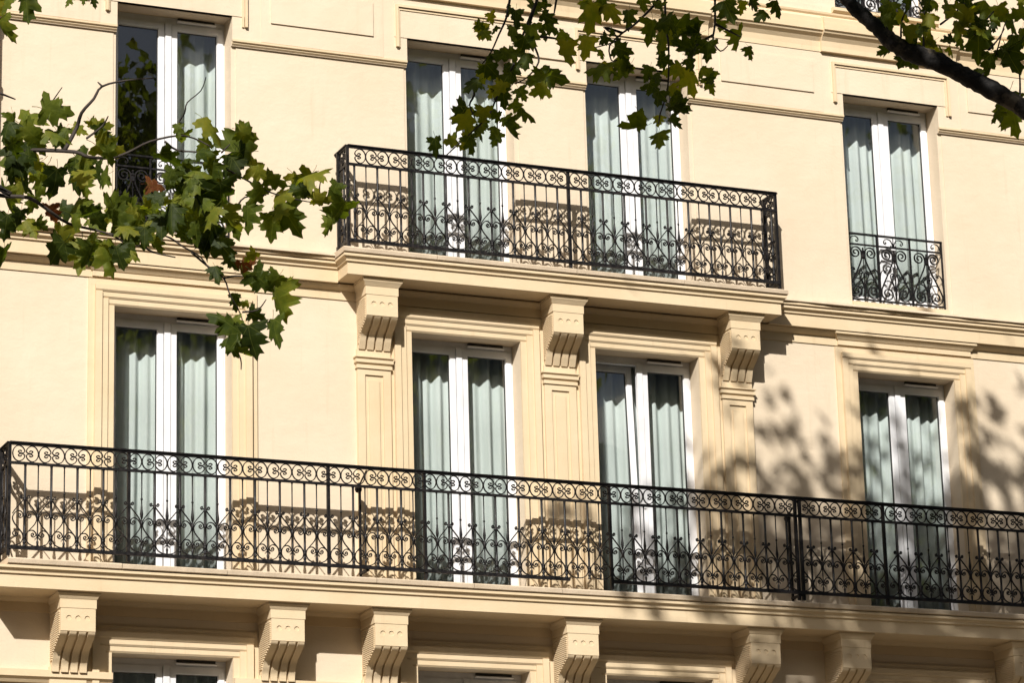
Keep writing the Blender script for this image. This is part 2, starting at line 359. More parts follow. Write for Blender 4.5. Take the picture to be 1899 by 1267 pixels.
slab(LA, LB, .45, 7.440, 'balcony_slab', 6.79)

# scroll brackets
def bracket(cx, zt, yf, low):
    hw = .162; k = MB()
    # back plate, block and curve as one outline
    curve = crom([(-yf, -.375), (-yf+.022, -.40), (-yf+.075, -.445), (-yf*.42, -.515), (-.09, -.585), (-.062, -.655)], 6) if not low else \
        crom([(-yf, -.375), (-yf+.02, -.405), (-yf+.09, -.45), (-yf*.45, -.52), (-.125, -.59), (-.10, -.64), (-.095, -.70)], 6)
    yz = [(0, 0), (-yf, 0), (-yf, -.16)] + [(p[0], p[1]) for p in curve] + [(0, curve[-1][1])]
    yz = [(-.0, -.001), (-yf+.004, -.001), (-yf+.004, -.165), (-yf+.004, -.372)] + [(min(p[0]+.030, -.01), p[1]+.006) for p in curve[1:]] + [(0, curve[-1][1])]
    zz = lambda q: [(a, b_+zt) for a, b_ in q]
    body = bpart(MB().prism(cx-hw+.004, cx+hw-.004, zz(yz)), 'bracket', M['trim'])
    bpart(MB().hip([((.004, yf+.004), zt-.165), ((.008, yf+.008), zt-.162), ((.008, yf+.008), zt-.083), ((.014, yf+.014), zt-.075), ((.024, yf+.026), zt-.055), ((.04, yf+.04), zt-.034),
                    ((.042, yf+.042), zt-.026), ((.03, yf+.03), zt-.024), ((.046, yf+.046), zt-.020), ((.046, yf+.046), zt-.003)], cx-hw, cx+hw), 'bracket_cap', M['trim'], body).matrix_parent_inverse = Matrix()
    # face with three drilled sockets
    f = MB(); w3 = 2*hw/3; z0, z1 = zt-.372, zt-.166; zc = zt-.255; r_ = .026
    for q in range(3):
        xa = cx-hw+q*w3; xb = xa+w3; xc = cx+(q-1)*.085
        sq = [(xa, z0), (xc, z0), (xb, z0), (xb, zc), (xb, z1), (xc, z1), (xa, z1), (xa, zc)]
        oc = [(xc+r_*math.cos(R(225+45*i)), zc+r_*math.sin(R(225+45*i))) for i in range(8)]
        v = [(x, -yf-.004, z) for x, z in sq]+[(x, -yf-.004, z) for x, z in oc]+[(xc+(x-xc)*.75, -yf+.060, zc+(z-zc)*.75) for x, z in oc]
        f.add(v, [(i, (i+1) % 8, 8+(i+1) % 8, 8+i) for i in range(8)]+[(8+i, 8+(i+1) % 8, 16+(i+1) % 8, 16+i) for i in range(8)]+[tuple(range(16, 24))])
    x0, x1 = cx-hw, cx+hw
    f.add([(x0, -yf-.004, z0), (x0, -yf-.004, z1), (x0, 0, z1), (x0, 0, z0)], [(0, 1, 2, 3)])
    f.add([(x1, -yf-.004, z0), (x1, -yf-.004, z1), (x1, 0, z1), (x1, 0, z0)], [(3, 2, 1, 0)])
    f.add([(x0, -yf-.004, z0), (x1, -yf-.004, z0), (x1, -yf+.02, z0-.012), (x0, -yf+.02, z0-.012)], [(0, 1, 2, 3)])
    bpart(f, 'bracket_face', M['trim'], body)
    # four ribs down the curve
    for q in range(4):
        xa = cx-hw+q*(2*hw-.064)/3; m_ = MB(); v = []
        for p in curve:
            v += [(xa, p[0], zt+p[1]), (xa+.064, p[0], zt+p[1]), (xa+.064, min(p[0]+.06, 0), zt+p[1]+.012), (xa, min(p[0]+.06, 0), zt+p[1]+.012)]
        n = len(curve)
        m_.add(v, [(i*4+j, i*4+(j+1) % 4, i*4+4+(j+1) % 4, i*4+4+j) for i in range(n-1) for j in range(4)]+[(3, 2, 1, 0), (4*n-4, 4*n-3, 4*n-2, 4*n-1)])
        bpart(m_, 'rib', M['trim'], body)
    # fine reeding on both cheeks
    for sx in (-1, 1):
        m_ = MB(); z = -.19
        while z > -.60:
            yy = -yf if z > -.375 else max(min([p for p in curve if p[1] <= z+.03] or [curve[-1]], key=lambda p: abs(p[1]-z))[0], -yf)
            if yy+.02 < -.05:
                xa = cx+sx*hw; xb = xa+sx*.011
                m_.box(min(xa, xb), max(xa, xb), yy+.018, -.045, zt+z-.011, zt+z)
            z -= .019
        bpart(m_, 'reeding', M['trim'], body)
    return body
PIL = (10.44, 12.42, 14.40)
for c in PIL: bracket(c, 10.450, .29, False)
LOWB = (7.42, 9.42, 10.445, 12.425, 14.405, 15.43, 17.43)
for c in LOWB: bracket(c, 7.195, .375, True)
# pilasters under the upper brackets and on the lowest visible storey
def pilaster(c, zt, zb):
    y = -.048; w = .172
    m_ = MB(); m_.box(c-w, c-.095, y, 0, zb, zt); m_.box(c+.095, c+w, y, 0, zb, zt); m_.box(c-.095, c+.095, y, 0, zt-.255, zt); m_.box(c-.095, c+.095, y+.016, 0, zb, zt-.256)
    p_ = bpart(m_, 'pilaster', M['trim'])
    bpart(MB().box(c-.055, c+.055, y+.002, 0, zb, zt-.305), 'pilaster_panel', M['trim'], p_)
    d = zt-9.80
    bpart(MB().hip([((0, .048), 9.603+d), ((.012, .062), 9.606+d), ((.012, .062), 9.638+d), ((.004, .053), 9.642+d), ((.006, .055), 9.652+d), ((.022, .074), 9.662+d), ((.022, .074), 9.695+d),
                    ((.008, .06), 9.699+d), ((.03, .085), 9.712+d), ((.03, .085), 9.724+d), ((0, .05), 9.728+d)], c-w, c+w), 'pilaster_capital', M['trim'], p_)
for c in PIL: pilaster(c, 9.80, 7.43)
for c in LOWB:
    bpart(MB().box(c-.172, c+.172, -.055, 0, 4.2, 6.55), 'pilaster', M['trim'])

# drainpipe at the end of the facade
dp = tag(empty('drainpipe', (6.60, -.10, .13)), 'cream painted drainpipe running up the edge of the facade', 'pipe')
MB().lathe(0, 0, [(.052, 0), (.052, 16)], 12).build('pipe', M['trim'], dp, True)
for z in (3, 5.1, 8.9, 12.0, 12.62, 15): MB().lathe(0, 0, [(.052, z-.05), (.066, z-.045), (.066, z+.045), (.052, z+.05)], 12).build('collar', M['trim'], dp, True)
for z in (4, 9.6, 12.3): MB().box(-.02, .02, 0, .1, z-.02, z+.02).build('wall_clip', M['trim'], dp)

# ------------------------------------------------------------------ windows, rooms, curtains
def loop(mb, x0, x1, z0, z1, w, y0, y1, wb=None, wt=None):
    wb = wb or w; wt = wt or w
    mb.box(x0, x0+w, y0, y1, z0, z1); mb.box(x1-w, x1, y0, y1, z0, z1)
    mb.box(x0+w, x1-w, y0, y1, z0, z0+wb); mb.box(x0+w, x1-w, y0, y1, z1-wt, z1); return mb
def window(key, row, zb, zt, tilt=False):
    c = CX[key]; y = .19
    x0, x1 = c-HW, c+HW
    fr_ = bpart(loop(MB(), x0-.01, x1+.01, zb, zt+.004, .036, y+.012, y+.075, .045, .078), 'window', M['white'])
    fr_.name = 'window'
    a0, a1 = x0+.020, x1-.020; zz0, zz1 = zb+.040, zt-.066
    for sx in (0, 1):
        if sx == 0: sa, sb = a0, c-.038
        else: sa, sb = c+.038, a1
        def loc(mb, name, m):
            # sash pieces are built round the foot of the sash so that it can tilt inwards
            mb.v = [(p[0]-sa, p[1]-(y+.05), p[2]-zz0) for p in mb.v]
            o = link(name, mb.mesh(name, m), fr_, (sa-12.4, y+.05, zz0))
            if tilt and sx == 0: o.rotation_euler = (R(-2.6), 0, 0)
            return o
        stile = .055
        s_ = MB(); loop(s_, sa, sb, zz0, zz1, stile, y, y+.06, .085, .064)
        e = stile-.012
        loop(s_, sa+e, sb-e, zz0+.073, zz1-.052, .018, y+.012, y+.05)
        loc(s_, 'sash', M['white'])
        loc(loop(MB(), sa+stile+.005, sb-stile-.005, zz0+.090, zz1-.069, .006, y+.020, y+.045), 'gasket', M['gasket'])
        loc(MB().box(sa+stile+.010, sb-stile-.010, y+.026, y+.031, zz0+.095, zz1-.074), 'pane', M['glass'])
    bpart(MB().box(c-.031, c+.031, y-.012, y+.03, zz0+.01, zz1+.004), 'meeting_cover', M['white'], fr_)
    v = MB(); v.prism(c+.09, c+.485, [(y+.012, zt-.046), (y-.026, zt-.050), (y-.034, zt-.040), (y-.030, zt-.032), (y+.012, zt-.026)])
    bpart(v, 'air_vent', M['white'], fr_)
    bpart(MB().box(c+.10, c+.475, y-.012, y+.011, zt-.0255, zt-.002), 'vent_slot', M['gasket'], fr_)
    h = MB().box(c-.012, c+.012, y-.022, y-.014, zb+1.02, zb+1.14)
    if row == 2 and key == 'D': bpart(h, 'lock_plate', M['grey'], fr_)
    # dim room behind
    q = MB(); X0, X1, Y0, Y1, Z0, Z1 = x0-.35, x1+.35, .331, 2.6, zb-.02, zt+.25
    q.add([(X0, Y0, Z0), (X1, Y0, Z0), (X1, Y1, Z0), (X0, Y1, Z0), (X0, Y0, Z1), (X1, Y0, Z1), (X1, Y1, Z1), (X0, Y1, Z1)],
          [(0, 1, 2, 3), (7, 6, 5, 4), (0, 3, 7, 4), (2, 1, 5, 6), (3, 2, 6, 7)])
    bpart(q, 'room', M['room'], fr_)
    return fr_
def curtain(key, row, zb, zt, seed, x0=-.62, x1=.80, label='', yb=.40):
    rr = random.Random(seed); c = CX[key]; mb = MB(); n = 110
    f1, f2, p1, p2 = rr.uniform(44, 54), rr.uniform(21, 27), rr.uniform(0, 6), rr.uniform(0, 6); v = []
    sway = [rr.uniform(-1, 1) for _ in range(8)]
    for j, zf in enumerate((0, .33, .66, 1)):
        for i in range(n+1):
            x = x0+(x1-x0)*i/n
            xx = x+.012*math.sin(p1+x*9+j*.8)*(1-zf)
            a = math.sin(f1*x+p1+.9*math.sin(5*x+p2)); b_ = math.sin(f2*x+p2)
            yy = yb+.026*a*abs(a)**.3*(1.15-.25*zf)+.022*b_+.02*sway[int((x-x0)/(x1-x0)*6.99)]*0
            v.append((xx, yy, zb+(zt-zb)*zf))
    mb.add(v, [(j*(n+1)+i, j*(n+1)+i+1, (j+1)*(n+1)+i+1, (j+1)*(n+1)+i) for j in range(3) for i in range(n)])
    o = mb.build('curtain', M['curtain'], None, True); o.location = (c, 0, 0)
    md = o.modifiers.new('thickness', 'SOLIDIFY'); md.thickness = .0015
    tag(o, label, 'curtain', 'curtains behind the french windows'); return o
CL = {('A', 1): 'pale curtain drawn across only half of the guarded window behind the leafy branch',
      ('C', 1): 'pale sage curtain behind the short balcony, window beside the leafless wall end',
      ('D', 1): 'pale sage curtain behind the short balcony, below the hanging leaf spray of two windows',
      ('E', 1): 'pale sage curtain behind the unobstructed scrolled window guard',
      ('A', 2): 'grey green curtain behind the long balcony, window below the leafy branch',
      ('C', 2): 'pale green curtain under the short balcony, between first and middle bracket',
      ('D', 2): 'pale green curtain behind the window with its sash tilted open',
      ('E', 2): 'grey green curtain behind the long balcony, window in dappled tree shade',
      ('A', 3): 'dark curtain in the window head below the long balcony, beneath the leafy branch',
      ('C', 3): 'dark curtain in the window head below the long balcony, beside the unshaded bracket pair',
      ('D', 3): 'dark curtain in the window head below the long balcony, reached by tree shade',
      ('E', 3): 'dark curtain in the fully shaded window below the long balcony',
      ('E', 0): 'pale curtain in the window above the top cornice'}
CL[('C', 1)] = 'pale sage curtain behind the short balcony, in the window nearer the half-drawn curtain'
CL[('D', 1)] = 'pale sage curtain behind the short balcony, in the window nearer the scrolled window guard'
for i, k in enumerate('ACDE'):
    for rw in (0, 1, 2, 3):
        zb, zt = ROWS[rw]
        if rw == 1 and k in 'AE': zb = 10.80
        if rw == 0: zb = 14.09
        window(k, rw, zb, zt, tilt=(rw == 2 and k == 'D'))
        if rw == 0 and k != 'E': continue
        kw = {}
        if (k, rw) == ('A', 1): kw = dict(x0=.09, x1=.80)
        curtain(k, rw, zb+.05, zt+.05, 31*i+rw, label=CL[(k, rw)], yb=.46 if (k, rw) == ('D', 2) else .40, **kw)
for k in 'AE': bpart(MB().box(CX[k]-HW+.001, CX[k]+HW-.001, -.02, .205, 10.705, 10.80), 'window_sill', M['trim'])
for k in CX: bpart(MB().prism(CX[k]-HW-.07, CX[k]+HW+.07, [(0, 14.02), (-.06, 14.02), (-.09, 14.04), (-.09, 14.075), (0, 14.085)]), 'window_sill', M['trim'])

# ------------------------------------------------------------------ wrought iron
PIT = .2420; H2 = PIT/2
def mir(p): return [(-a, b_) for a, b_ in p]
# one C of the frieze: thin-bar side at x = H2, volutes near the cell centre
fz = [(.345, .20), (.315, .30), (.42, .36), (.545, .27), (.53, .15), (.42, .055), (.30, .03), (.16, .085), (.075, .20), (.07, .36), (.12, .56), (.26, .80), (.49, .95), (.74, .82), (.93, .42), (.985, 0)]
up_ = [(a*H2, -.106+b_*.077) for a, b_ in fz]
lo_ = [(a*H2, -.106-b_*.077) for a, b_ in fz]
cpath = [tuple(p) for p in crom(up_, 3)] + [tuple(p) for p in crom(lo_, 3)][::-1][1:]
vpath = [tuple(p) for p in crom([(.028, -.512), (.022, -.504), (.030, -.496), (.041, -.503), (.039, -.520), (.024, -.527), (.012, -.518), (.009, -.528)], 3)][:-3]
vbar = [tuple(p) for p in crom([(.031, -.511), (.025, -.505), (.030, -.495), (.041, -.500), (.041, -.515), (.030, -.522), (.018, -.514), (.010, -.521), (.016, -.540), (.055, -.588), (.090, -.632), (H2-.009, -.668)], 3)]
hbar = [tuple(p) for p in crom([(.046, -.683), (.038, -.686), (.036, -.675), (.047, -.668), (.058, -.678), (.054, -.695), (.038, -.703), (.020, -.692), (.016, -.672), (.030, -.648), (.055, -.640), (.085, -.655), (H2-.011, -.695),
                                 (H2-.013, -.728), (.088, -.765), (.045, -.815), (.018, -.850), (.013, -.872)], 3)]
bbar = [tuple(p) for p in crom([(H2-.046, -.858), (H2-.038, -.860), (H2-.036, -.849), (H2-.047, -.842), (H2-.058, -.852), (H2-.054, -.869), (H2-.038, -.877), (H2-.020, -.866), (H2-.014, -.846), (H2-.032, -.822), (H2-.058, -.815), (.030, -.832),
                                 (.014, -.868), (.015, -.900), (.035, -.935), (.075, -.957), (H2, -.963)], 3)]
def two(name, path, **k):
    return MB().strap(path, **k).mesh(name, M['iron']), MB().strap(mir(path), **k).mesh(name, M['iron'])
ME_fz = two('frieze_scroll', cpath); ME_v = two('volute_bar', vbar); ME_h = two('heart_scroll', hbar); ME_b = two('base_scroll', bbar)
ME_thick = MB().lathe(0, 0, [(.016, -.209), (.012, -.222), (.0118, -.23), (.0118, -.525), (.014, -.528), (.014, -.54), (.0118, -.543), (.0118, -.672), (.015, -.676), (.015, -.69), (.0118, -.694), (.0118, -.852), (.016, -.856), (.017, -.866), (.013, -.872), (.017, -.878), (.016, -.888),
                             (.0115, -.892), (.0115, -.92), (.0165, -.925), (.0165, -.935), (.012, -.94), (.012, -.95), (.017, -.955), (.017, -.966)], 8).mesh('baluster', M['iron'], True)
th = MB().lathe(0, 0, [(.012, -.209), (.0065, -.225), (.006, -.45), (.010, -.453), (.0115, -.461), (.010, -.469), (.006, -.472), (.0065, -.51), (.011, -.56), (.0165, -.605), (.012, -.635), (.006, -.650), (.006, -.662), (.013, -.668), (.014, -.69), (.012, -.712), (.0065, -.718), (.0065, -.845),
                       (.012, -.85), (.012, -.868), (.006, -.874), (.006, -.905), (.0125, -.92), (.009, -.945), (.008, -.966)], 6)
for sx in (-1, 1):
    for a, b_ in ((-.872, -.892), (-.878, -.905)): th.strap([(sx*.004, a), (sx*.016, (a+b_)/2-.004), (sx*.027, b_)], .005, .008)
ME_thin = th.mesh('spindle', M['iron'], True)
post_prof = [(.0, 0), (.019, -.001), (.019, -1.0)]
def rail_run(root, origin, rotz, centers, s0, s1, ztop, gaps=(), posts=(), thinskip=()):
    """one straight run of railing: centers of cells along s"""
    ox, oy = origin; rp = Vector((root.location.x, root.location.y, root.location.z))
    ca, sa_ = math.cos(rotz), math.sin(rotz)
    def P(s): return Vector((ox+s*ca, oy+s*sa_, ztop))-rp
    def bar(name, a, b_, z0, z1, d):
        o = MB().box(0, b_-a, -d/2, d/2, z0, z1).build(name, M['iron'], root); o.location = P(a); o.rotation_euler.z = rotz
    hb = MB(); L = s1-s0
    hb.box(-.004, L+.004, -.026, .026, -.012, 0); hb.box(0, L, -.013, .013, -.030, -.012)
    o = hb.build('handrail', M['iron'], root); o.location = P(s0); o.rotation_euler.z = rotz
    bar('frieze_rail', s0, s1, -.209, -.185, .022)
    x = s0
    for a, b_ in list(gaps)+[(s1, None)]:
        bar('bottom_rail', x, a, -.995, -.964, .026); x = b_
    def put(name, me, s): link(name, me, root, P(s), rotz)
    for q in posts:
        pm = MB(); pm.box(-.0145, .0145, -.0145, .0145, -1.055, -.003)
        o = pm.build('post', M['iron'], root); o.location = P(q)+Vector((-.012*sa_, .012*ca, 0)); o.rotation_euler.z = rotz
    for c in centers:
        l, r_ = c-H2 > s0-.02, c+H2 < s1+.02
        if c > s0+.012 and c < s1-.012 and not any(abs(c-q) < .02 for q in posts): put('baluster', ME_thick, c)
        if r_:
            put('frieze_scroll', ME_fz[0], c); put('volute_bar', ME_v[0], c); put('heart_scroll', ME_h[0], c); put('base_scroll', ME_b[0], c)
            if not any(abs(c+H2-q) < .03 for q in posts): put('spindle', ME_thin, c+H2)
        if l:
            put('frieze_scroll', ME_fz[1], c); put('volute_bar', ME_v[1], c); put('heart_scroll', ME_h[1], c); put('base_scroll', ME_b[1], c)
# upper balcony railing
UR = tag(empty('balcony_railing', (12.4, -.33, 10.712)), 'black scrolled iron railing round the short balcony on three brackets', 'railing')
ux0, ux1 = 10.09, 14.805
rail_run(UR, (0, -.33), 0, [10.157]+[10.397+.2410*i for i in range(9)]+[12.587+.2403*i for i in range(9)]+[14.743], ux0, ux1, 11.786, posts=(ux0, 12.454, ux1))
for x in (ux0, ux1): rail_run(UR, (x, -.33), R(90), [.115], 0, .33, 11.786, posts=(.245,))
# lower balcony railing
LR = tag(empty('balcony_railing', (12.4, -.42, 7.46)), 'long black scrolled iron railing with a broken bottom bar along the full balcony', 'railing')
cs = [6.9014+.24326*i for i in range(33)]+[14.950+.2415*i for i in range(4)]+[15.951+.2400*i for i in range(20)]
lx0 = 6.757
rail_run(LR, (0, -.42), 0, cs, lx0, 20.9, 8.531, gaps=((12.287, 12.73),), posts=(lx0, 7.875, 9.820, 10.794, 12.740, 14.797, 14.849, 15.808, 17.86, 19.8))
rail_run(LR, (lx0, -.42), R(90), [.13], 0, .42, 8.531, posts=(.29,))
# stays behind the long railing
for x in (10.205, 14.825):
    s_ = MB()
    s_.tube([(x, -.41, 8.49), (x, -.35, 8.46), (x, -.26, 8.415), (x, -.215, 8.39)], .009, 6)
    s_.box(x-.010, x+.010, -.235, -.210, 7.47, 8.415); s_.box(x-.014, x+.014, -.41, -.21, 7.52, 7.542)
    s_.v = [(p[0]-12.4, p[1]+.42, p[2]-7.46) for p in s_.v]; st_ = s_.build('stay', M['iron'], LR)
    k = MB(); k.lathe(x-12.4, -.19+.42, [(.002, .862), (.026, .872), (.038, .895), (.034, .922), (.018, .938), (.002, .942)], 8); k.build('stay_knob', M['iron'], st_, True)
bpy.context.view_layer.update()

# window guards
def spiral(cx, cz, r0_, r1_, a0, a1, n=22):
    out = []
    for i in range(n+1):
        t_ = i/n; a = a0+(a1-a0)*t_; r_ = r0_+(r1_-r0_)*t_**.9
        out.append((cx+r_*math.cos(a), cz+r_*math.sin(a)))
    return out
def guard(key, zb, label):
    c = CX[key]; root = tag(empty('window_guard', (c, .055, zb)), label, 'window guard', 'scrolled window guards')
    w = HW-.004; ht = .74
    def put(mb, name): mb.build(name, M['iron'], root)
    put(MB().box(-w, w, -.018, .018, ht-.016, ht), 'top_rail')
    put(MB().box(-w, w, -.009, .009, ht-.132, ht-.116), 'middle_rail')
    put(MB().box(-w, w, -.009, .009, 0, .016), 'bottom_rail')
    for s in (-.215, .185, .575): put(MB().box(s-.008, s+.008, -.008, .008, -.04 if s < .5 else -.04, ht-.01), 'upright')
    for s in (-.565,): put(MB().box(s-.008, s+.008, -.008, .008, -.04, ht-.01), 'upright')
    # lyres of paired S scrolls
    for lc in (-.39, -.015, .38):
        for sx in (-1, 1):
            n1 = spiral(.090, .525, .010, .070, R(-460), R(180), 36)
            n2 = spiral(.098, .098, .010, .078, R(-600), R(0), 36)
            path = n1+[tuple(p) for p in crom([n1[-1], (.020, .465), (.048, .39), (.125, .235), (.170, .14), n2[-1]], 4)][1:-1]+n2[::-1]
            put(MB().strap([(lc+sx*a, b_) for a, b_ in path], .0125, .014), 'lyre_scroll')
        cr = MB(); cr.lathe(lc, 0, [(.006, .585), (.012, .57), (.006, .56), (.022, .545), (.022, .53), (.014, .52), (.022, .485), (.022, .47), (.01, .462), (.006, .455), (.006, .30), (.012, .29), (.012, .26), (.006, .25), (.010, .13), (.014, .11), (.006, .02)], 6)
        put(cr, 'stem')
        for sx in (-1, 1):
            put(MB().strap([(lc+sx*a, b_) for a, b_ in [tuple(p) for p in crom([(.030, .285), (.036, .297), (.026, .305), (.016, .297), (.022, .318), (.042, .322), (.055, .30), (.048, .262), (.022, .205), (.006, .14)], 3)]], .008, .012), 'leaf_scroll')
            put(MB().strap([(lc+sx*a, b_) for a, b_ in [tuple(p) for p in crom([(.012, .13), (.022, .19), (.055, .232), (.10, .238), (.135, .215), (.140, .195), (.128, .192)], 3)]], .008, .012), 'leaf_scroll')
    for lc in (-.205, .185, -.58, .575):
        for sx in (-1, 1):
            if lc+sx*.1 < -w or lc+sx*.1 > w: continue
            put(MB().strap([(lc+sx*a, b_) for a, b_ in [tuple(p) for p in crom([(.066, .325), (.060, .337), (.072, .342), (.082, .328), (.070, .352), (.045, .352), (.020, .32), (.008, .25)], 3)]], .008, .012), 'side_scroll')
    dd = MB(); dd.lathe(.185, 0, [(.002, .455), (.016, .425), (.006, .415), (.006, .38)], 6); put(dd, 'dart')
    # little volutes under the top rail
    for lc, ss in ((-.555, (1,)), (-.015, (-1, 1)), (.565, (-1,))):
        for sx in ss:
            put(MB().strap([(lc+sx*a, b_) for a, b_ in [tuple(p) for p in crom([(.098, .668), (.088, .664), (.090, .652), (.106, .650), (.116, .668), (.106, .692), (.075, .706), (.035, .695), (.012, .655), (.006, .625)], 3)]], .008, .012), 'top_volute')
        put(MB().lathe(lc, 0, [(.006, .724), (.006, .66), (.014, .65), (.014, .64), (.006, .635), (.012, .624)], 6), 'bud')
    for a in (-.05, -.03, -.01, .01): put(MB().lathe(a+.005, 0, [(.003, .640), (.010, .632), (.003, .622)], 6), 'bud')
    return root
guard('A', 10.84, 'black scrolled iron window guard half hidden behind the leafy branch')
guard('E', 10.84, 'black scrolled iron window guard, unobstructed, casting its shadow on the pane')
guard('E', 14.13, 'black scrolled iron window guard above the top cornice behind the thick limb')

# ------------------------------------------------------------------ plane trees
# leaf: base at the origin, tip towards -z, face towards -y
half = [(0, 0), (.07, .035), (.20, .10), (.33, .06), (.40, .10), (.52, .07), (.46, -.05), (.50, -.12), (.38, -.17), (.30, -.20), (.34, -.30), (.46, -.42), (.40, -.46), (.44, -.55), (.30, -.55), (.19, -.56), (.20, -.68), (.24, -.78), (.13, -.82), (.07, -.90), (0, -1.0)]
def leaf_mesh(seed, name='leaf', m='leaf'):
    rr = random.Random(seed); fold = rr.uniform(.12, .6); droop = rr.uniform(.1, .8); twist = rr.uniform(-.45, .45); curl = rr.uniform(-.2, .7)
    def w(x, z):
        ax = abs(x)
        y = fold*ax+droop*z*z*.6+twist*x*z+curl*ax*ax*1.2+.02*math.sin(9*x+seed)+.02*math.sin(8*z+2*seed)
        return (x, y, z)
    L = [(a*rr.uniform(.9, 1.1), b_*rr.uniform(.94, 1.05)) for a, b_ in half]; L[0] = (0, 0); L[-1] = (0, -1)
    Rr = [(-a*rr.uniform(.9, 1.1), b_*rr.uniform(.94, 1.05)) for a, b_ in half[1:-1]]
    spine = [(0, -.12), (0, -.3), (0, -.5), (0, -.75)]
    v = [w(*p) for p in L]+[w(*p) for p in Rr]+[w(*p) for p in spine]
    n = len(L); ns = n+len(Rr); f = []
    def sp(i):                                              # nearest spine vertex for an outline edge
        z = (half[i][1]+half[min(i+1, n-1)][1])/2
        return ns+(0 if z > -.08 else 1 if z > -.32 else 2 if z > -.6 else 3)
    for side in (0, 1):
        idx = (lambda i: i) if side == 0 else (lambda i: i if i in (0, n-1) else n+i-1)
        last = sp(0)
        f.append((idx(0), idx(1), last) if side == 0 else (idx(1), idx(0), last))
        for i in range(1, n-1):
            s_ = sp(i)
            if s_ != last: f.append((last, idx(i), s_) if side == 0 else (idx(i), last, s_)); last = s_
            f.append((idx(i), idx(i+1), s_) if side == 0 else (idx(i+1), idx(i), s_))
    mb = MB().add(v, f); mb.tube([(0, 0.0, 0), (.02, .02, .16), (.0, .05, .32)], [.010, .009, .012], 4)
    return mb.mesh(name, M[m], True)
LEAF = [leaf_mesh(i) for i in range(14)]; LBROWN = [leaf_mesh(40+i, 'leaf', 'leaf_brown') for i in range(2)]
def tree(label, base, crown_parts, seed, n, limbs):
    t_ = tag(empty('plane_tree', base), label, 'tree', 'plane trees along the pavement'); rr = random.Random(seed); bx = Vector(base)
    tr_ = MB(); H = min(13.2, crown_parts[0][0][2])
    pts = [(0, 0, -.05), (.03, .02, .5), (.05, 0, 2), (-.05, .06, 4), (.08, .1, 6), (0, .05, 8), (.15, 0, H-1), (.1, .1, H+2)]
    tr_.tube(pts, [.42, .31, .27, .25, .23, .20, .14, .05], 10).build('trunk', M['bark'], t_, True)
    for lm in limbs:
        lp = crom([Vector(p)-bx for p in lm[0]], 4); rd = []
        for i_ in range(len(lm[1])-1): rd += [(lm[1][i_]+(lm[1][i_+1]-lm[1][i_])*k_/4)*rr.uniform(.93, 1.07) for k_ in range(4)]
        lb = MB().tube(lp, rd+[lm[1][-1]], 12); jr = min(.007, lm[1][0]*.2)
        lb.v = [(a+rr.uniform(-jr, jr), b_+rr.uniform(-jr, jr), c+rr.uniform(-jr, jr)) for a, b_, c in lb.v]
        lb.build('limb', M['bark'], t_, True)
    # crown: leaves in clumps spread through the volume
    mb = MB(); lv = [(a, b_) for a, b_ in ((0, 0), (.3, .09), (.5, .02), (.36, -.2), (.43, -.45), (.2, -.6), (0, -1), (-.2, -.6), (-.43, -.45), (-.36, -.2), (-.5, .02), (-.3, .09))]
    tot = sum(c[1][0]*c[1][1]*c[1][2] for c in crown_parts)
    for cp in crown_parts:
        cc, rad, shear = cp[:3]; k = int(n*(cp[3] if len(cp) > 3 else rad[0]*rad[1]*rad[2]/tot)/14)
        for _ in range(k):
            while True:
                p = Vector((rr.uniform(-1, 1), rr.uniform(-1, 1), rr.uniform(-1, 1)))
                if p.length < 1 and p.length > .25: break
            ctr = Vector((cc[0]+p.x*rad[0], cc[1]+p.y*rad[1], cc[2]+p.z*rad[2]+shear*p.y*rad[1]))
            sg = rr.uniform(.3, .65)
            for _ in range(14):
                q = ctr+Vector((rr.gauss(0, sg), rr.gauss(0, sg), rr.gauss(0, sg*.7)))-bx
                s_ = rr.uniform(.13, .23)
                rot = Matrix.Rotation(rr.uniform(0, 6.28), 3, 'Z') @ Matrix.Rotation(rr.uniform(-1.2, .5), 3, 'X') @ Matrix.Rotation(rr.uniform(-.8, .8), 3, 'Y')
                mb.add([q+rot @ Vector((a*s_, abs(a)*.2*s_, b_*s_)) for a, b_ in lv], [(0, 1, 2, 3), (0, 3, 4, 5), (0, 5, 6), (0, 6, 7), (0, 7, 8, 9), (0, 9, 10, 11)])
    c_ = mb.build('crown', M['leaf'], t_); tag(c_, kind='stuff')
    return t_
# limb that crosses the top corner: from the trunk up to the left
LY = -9.0
def zp(o, k, x, y): return (o[0]+x/k, o[1]+y/k)
ZR = ((1400, 0), 3.806)
lim = [zp(*ZR, x, y) for x, y in ((560, -120), (620, -40), (720, 70), (860, 190), (990, 310), (1150, 385), (1300, 440), (1500, 545), (1700, 650), (1899, 765), (2150, 930), (2500, 1180))]
limp = [at(u, v, LY-.05*i) for i, (u, v) in enumerate(lim)]
lrad = [.038, .044, .050, .056, .063, .074, .068, .064, .068, .068, .085, .12]
tip = limp[0]
limb_up = [tip+Vector((-1.6, -.5, 1.9)), tip+Vector((-.9, -.2, 1.0)), tip+Vector((-.35, 0, .42))]
limbR = ([tuple(p) for p in crom(limb_up+limp+[Vector((14.6, -9.6, 5.3))], 2)])
lr = [.024, .030, .037]+lrad+[.14]; lrr = []
for i in range(len(lr)-1): lrr += [lr[i], (lr[i]+lr[i+1])/2*(1+.06*math.sin(i*2.7))]
lrr.append(lr[-1])
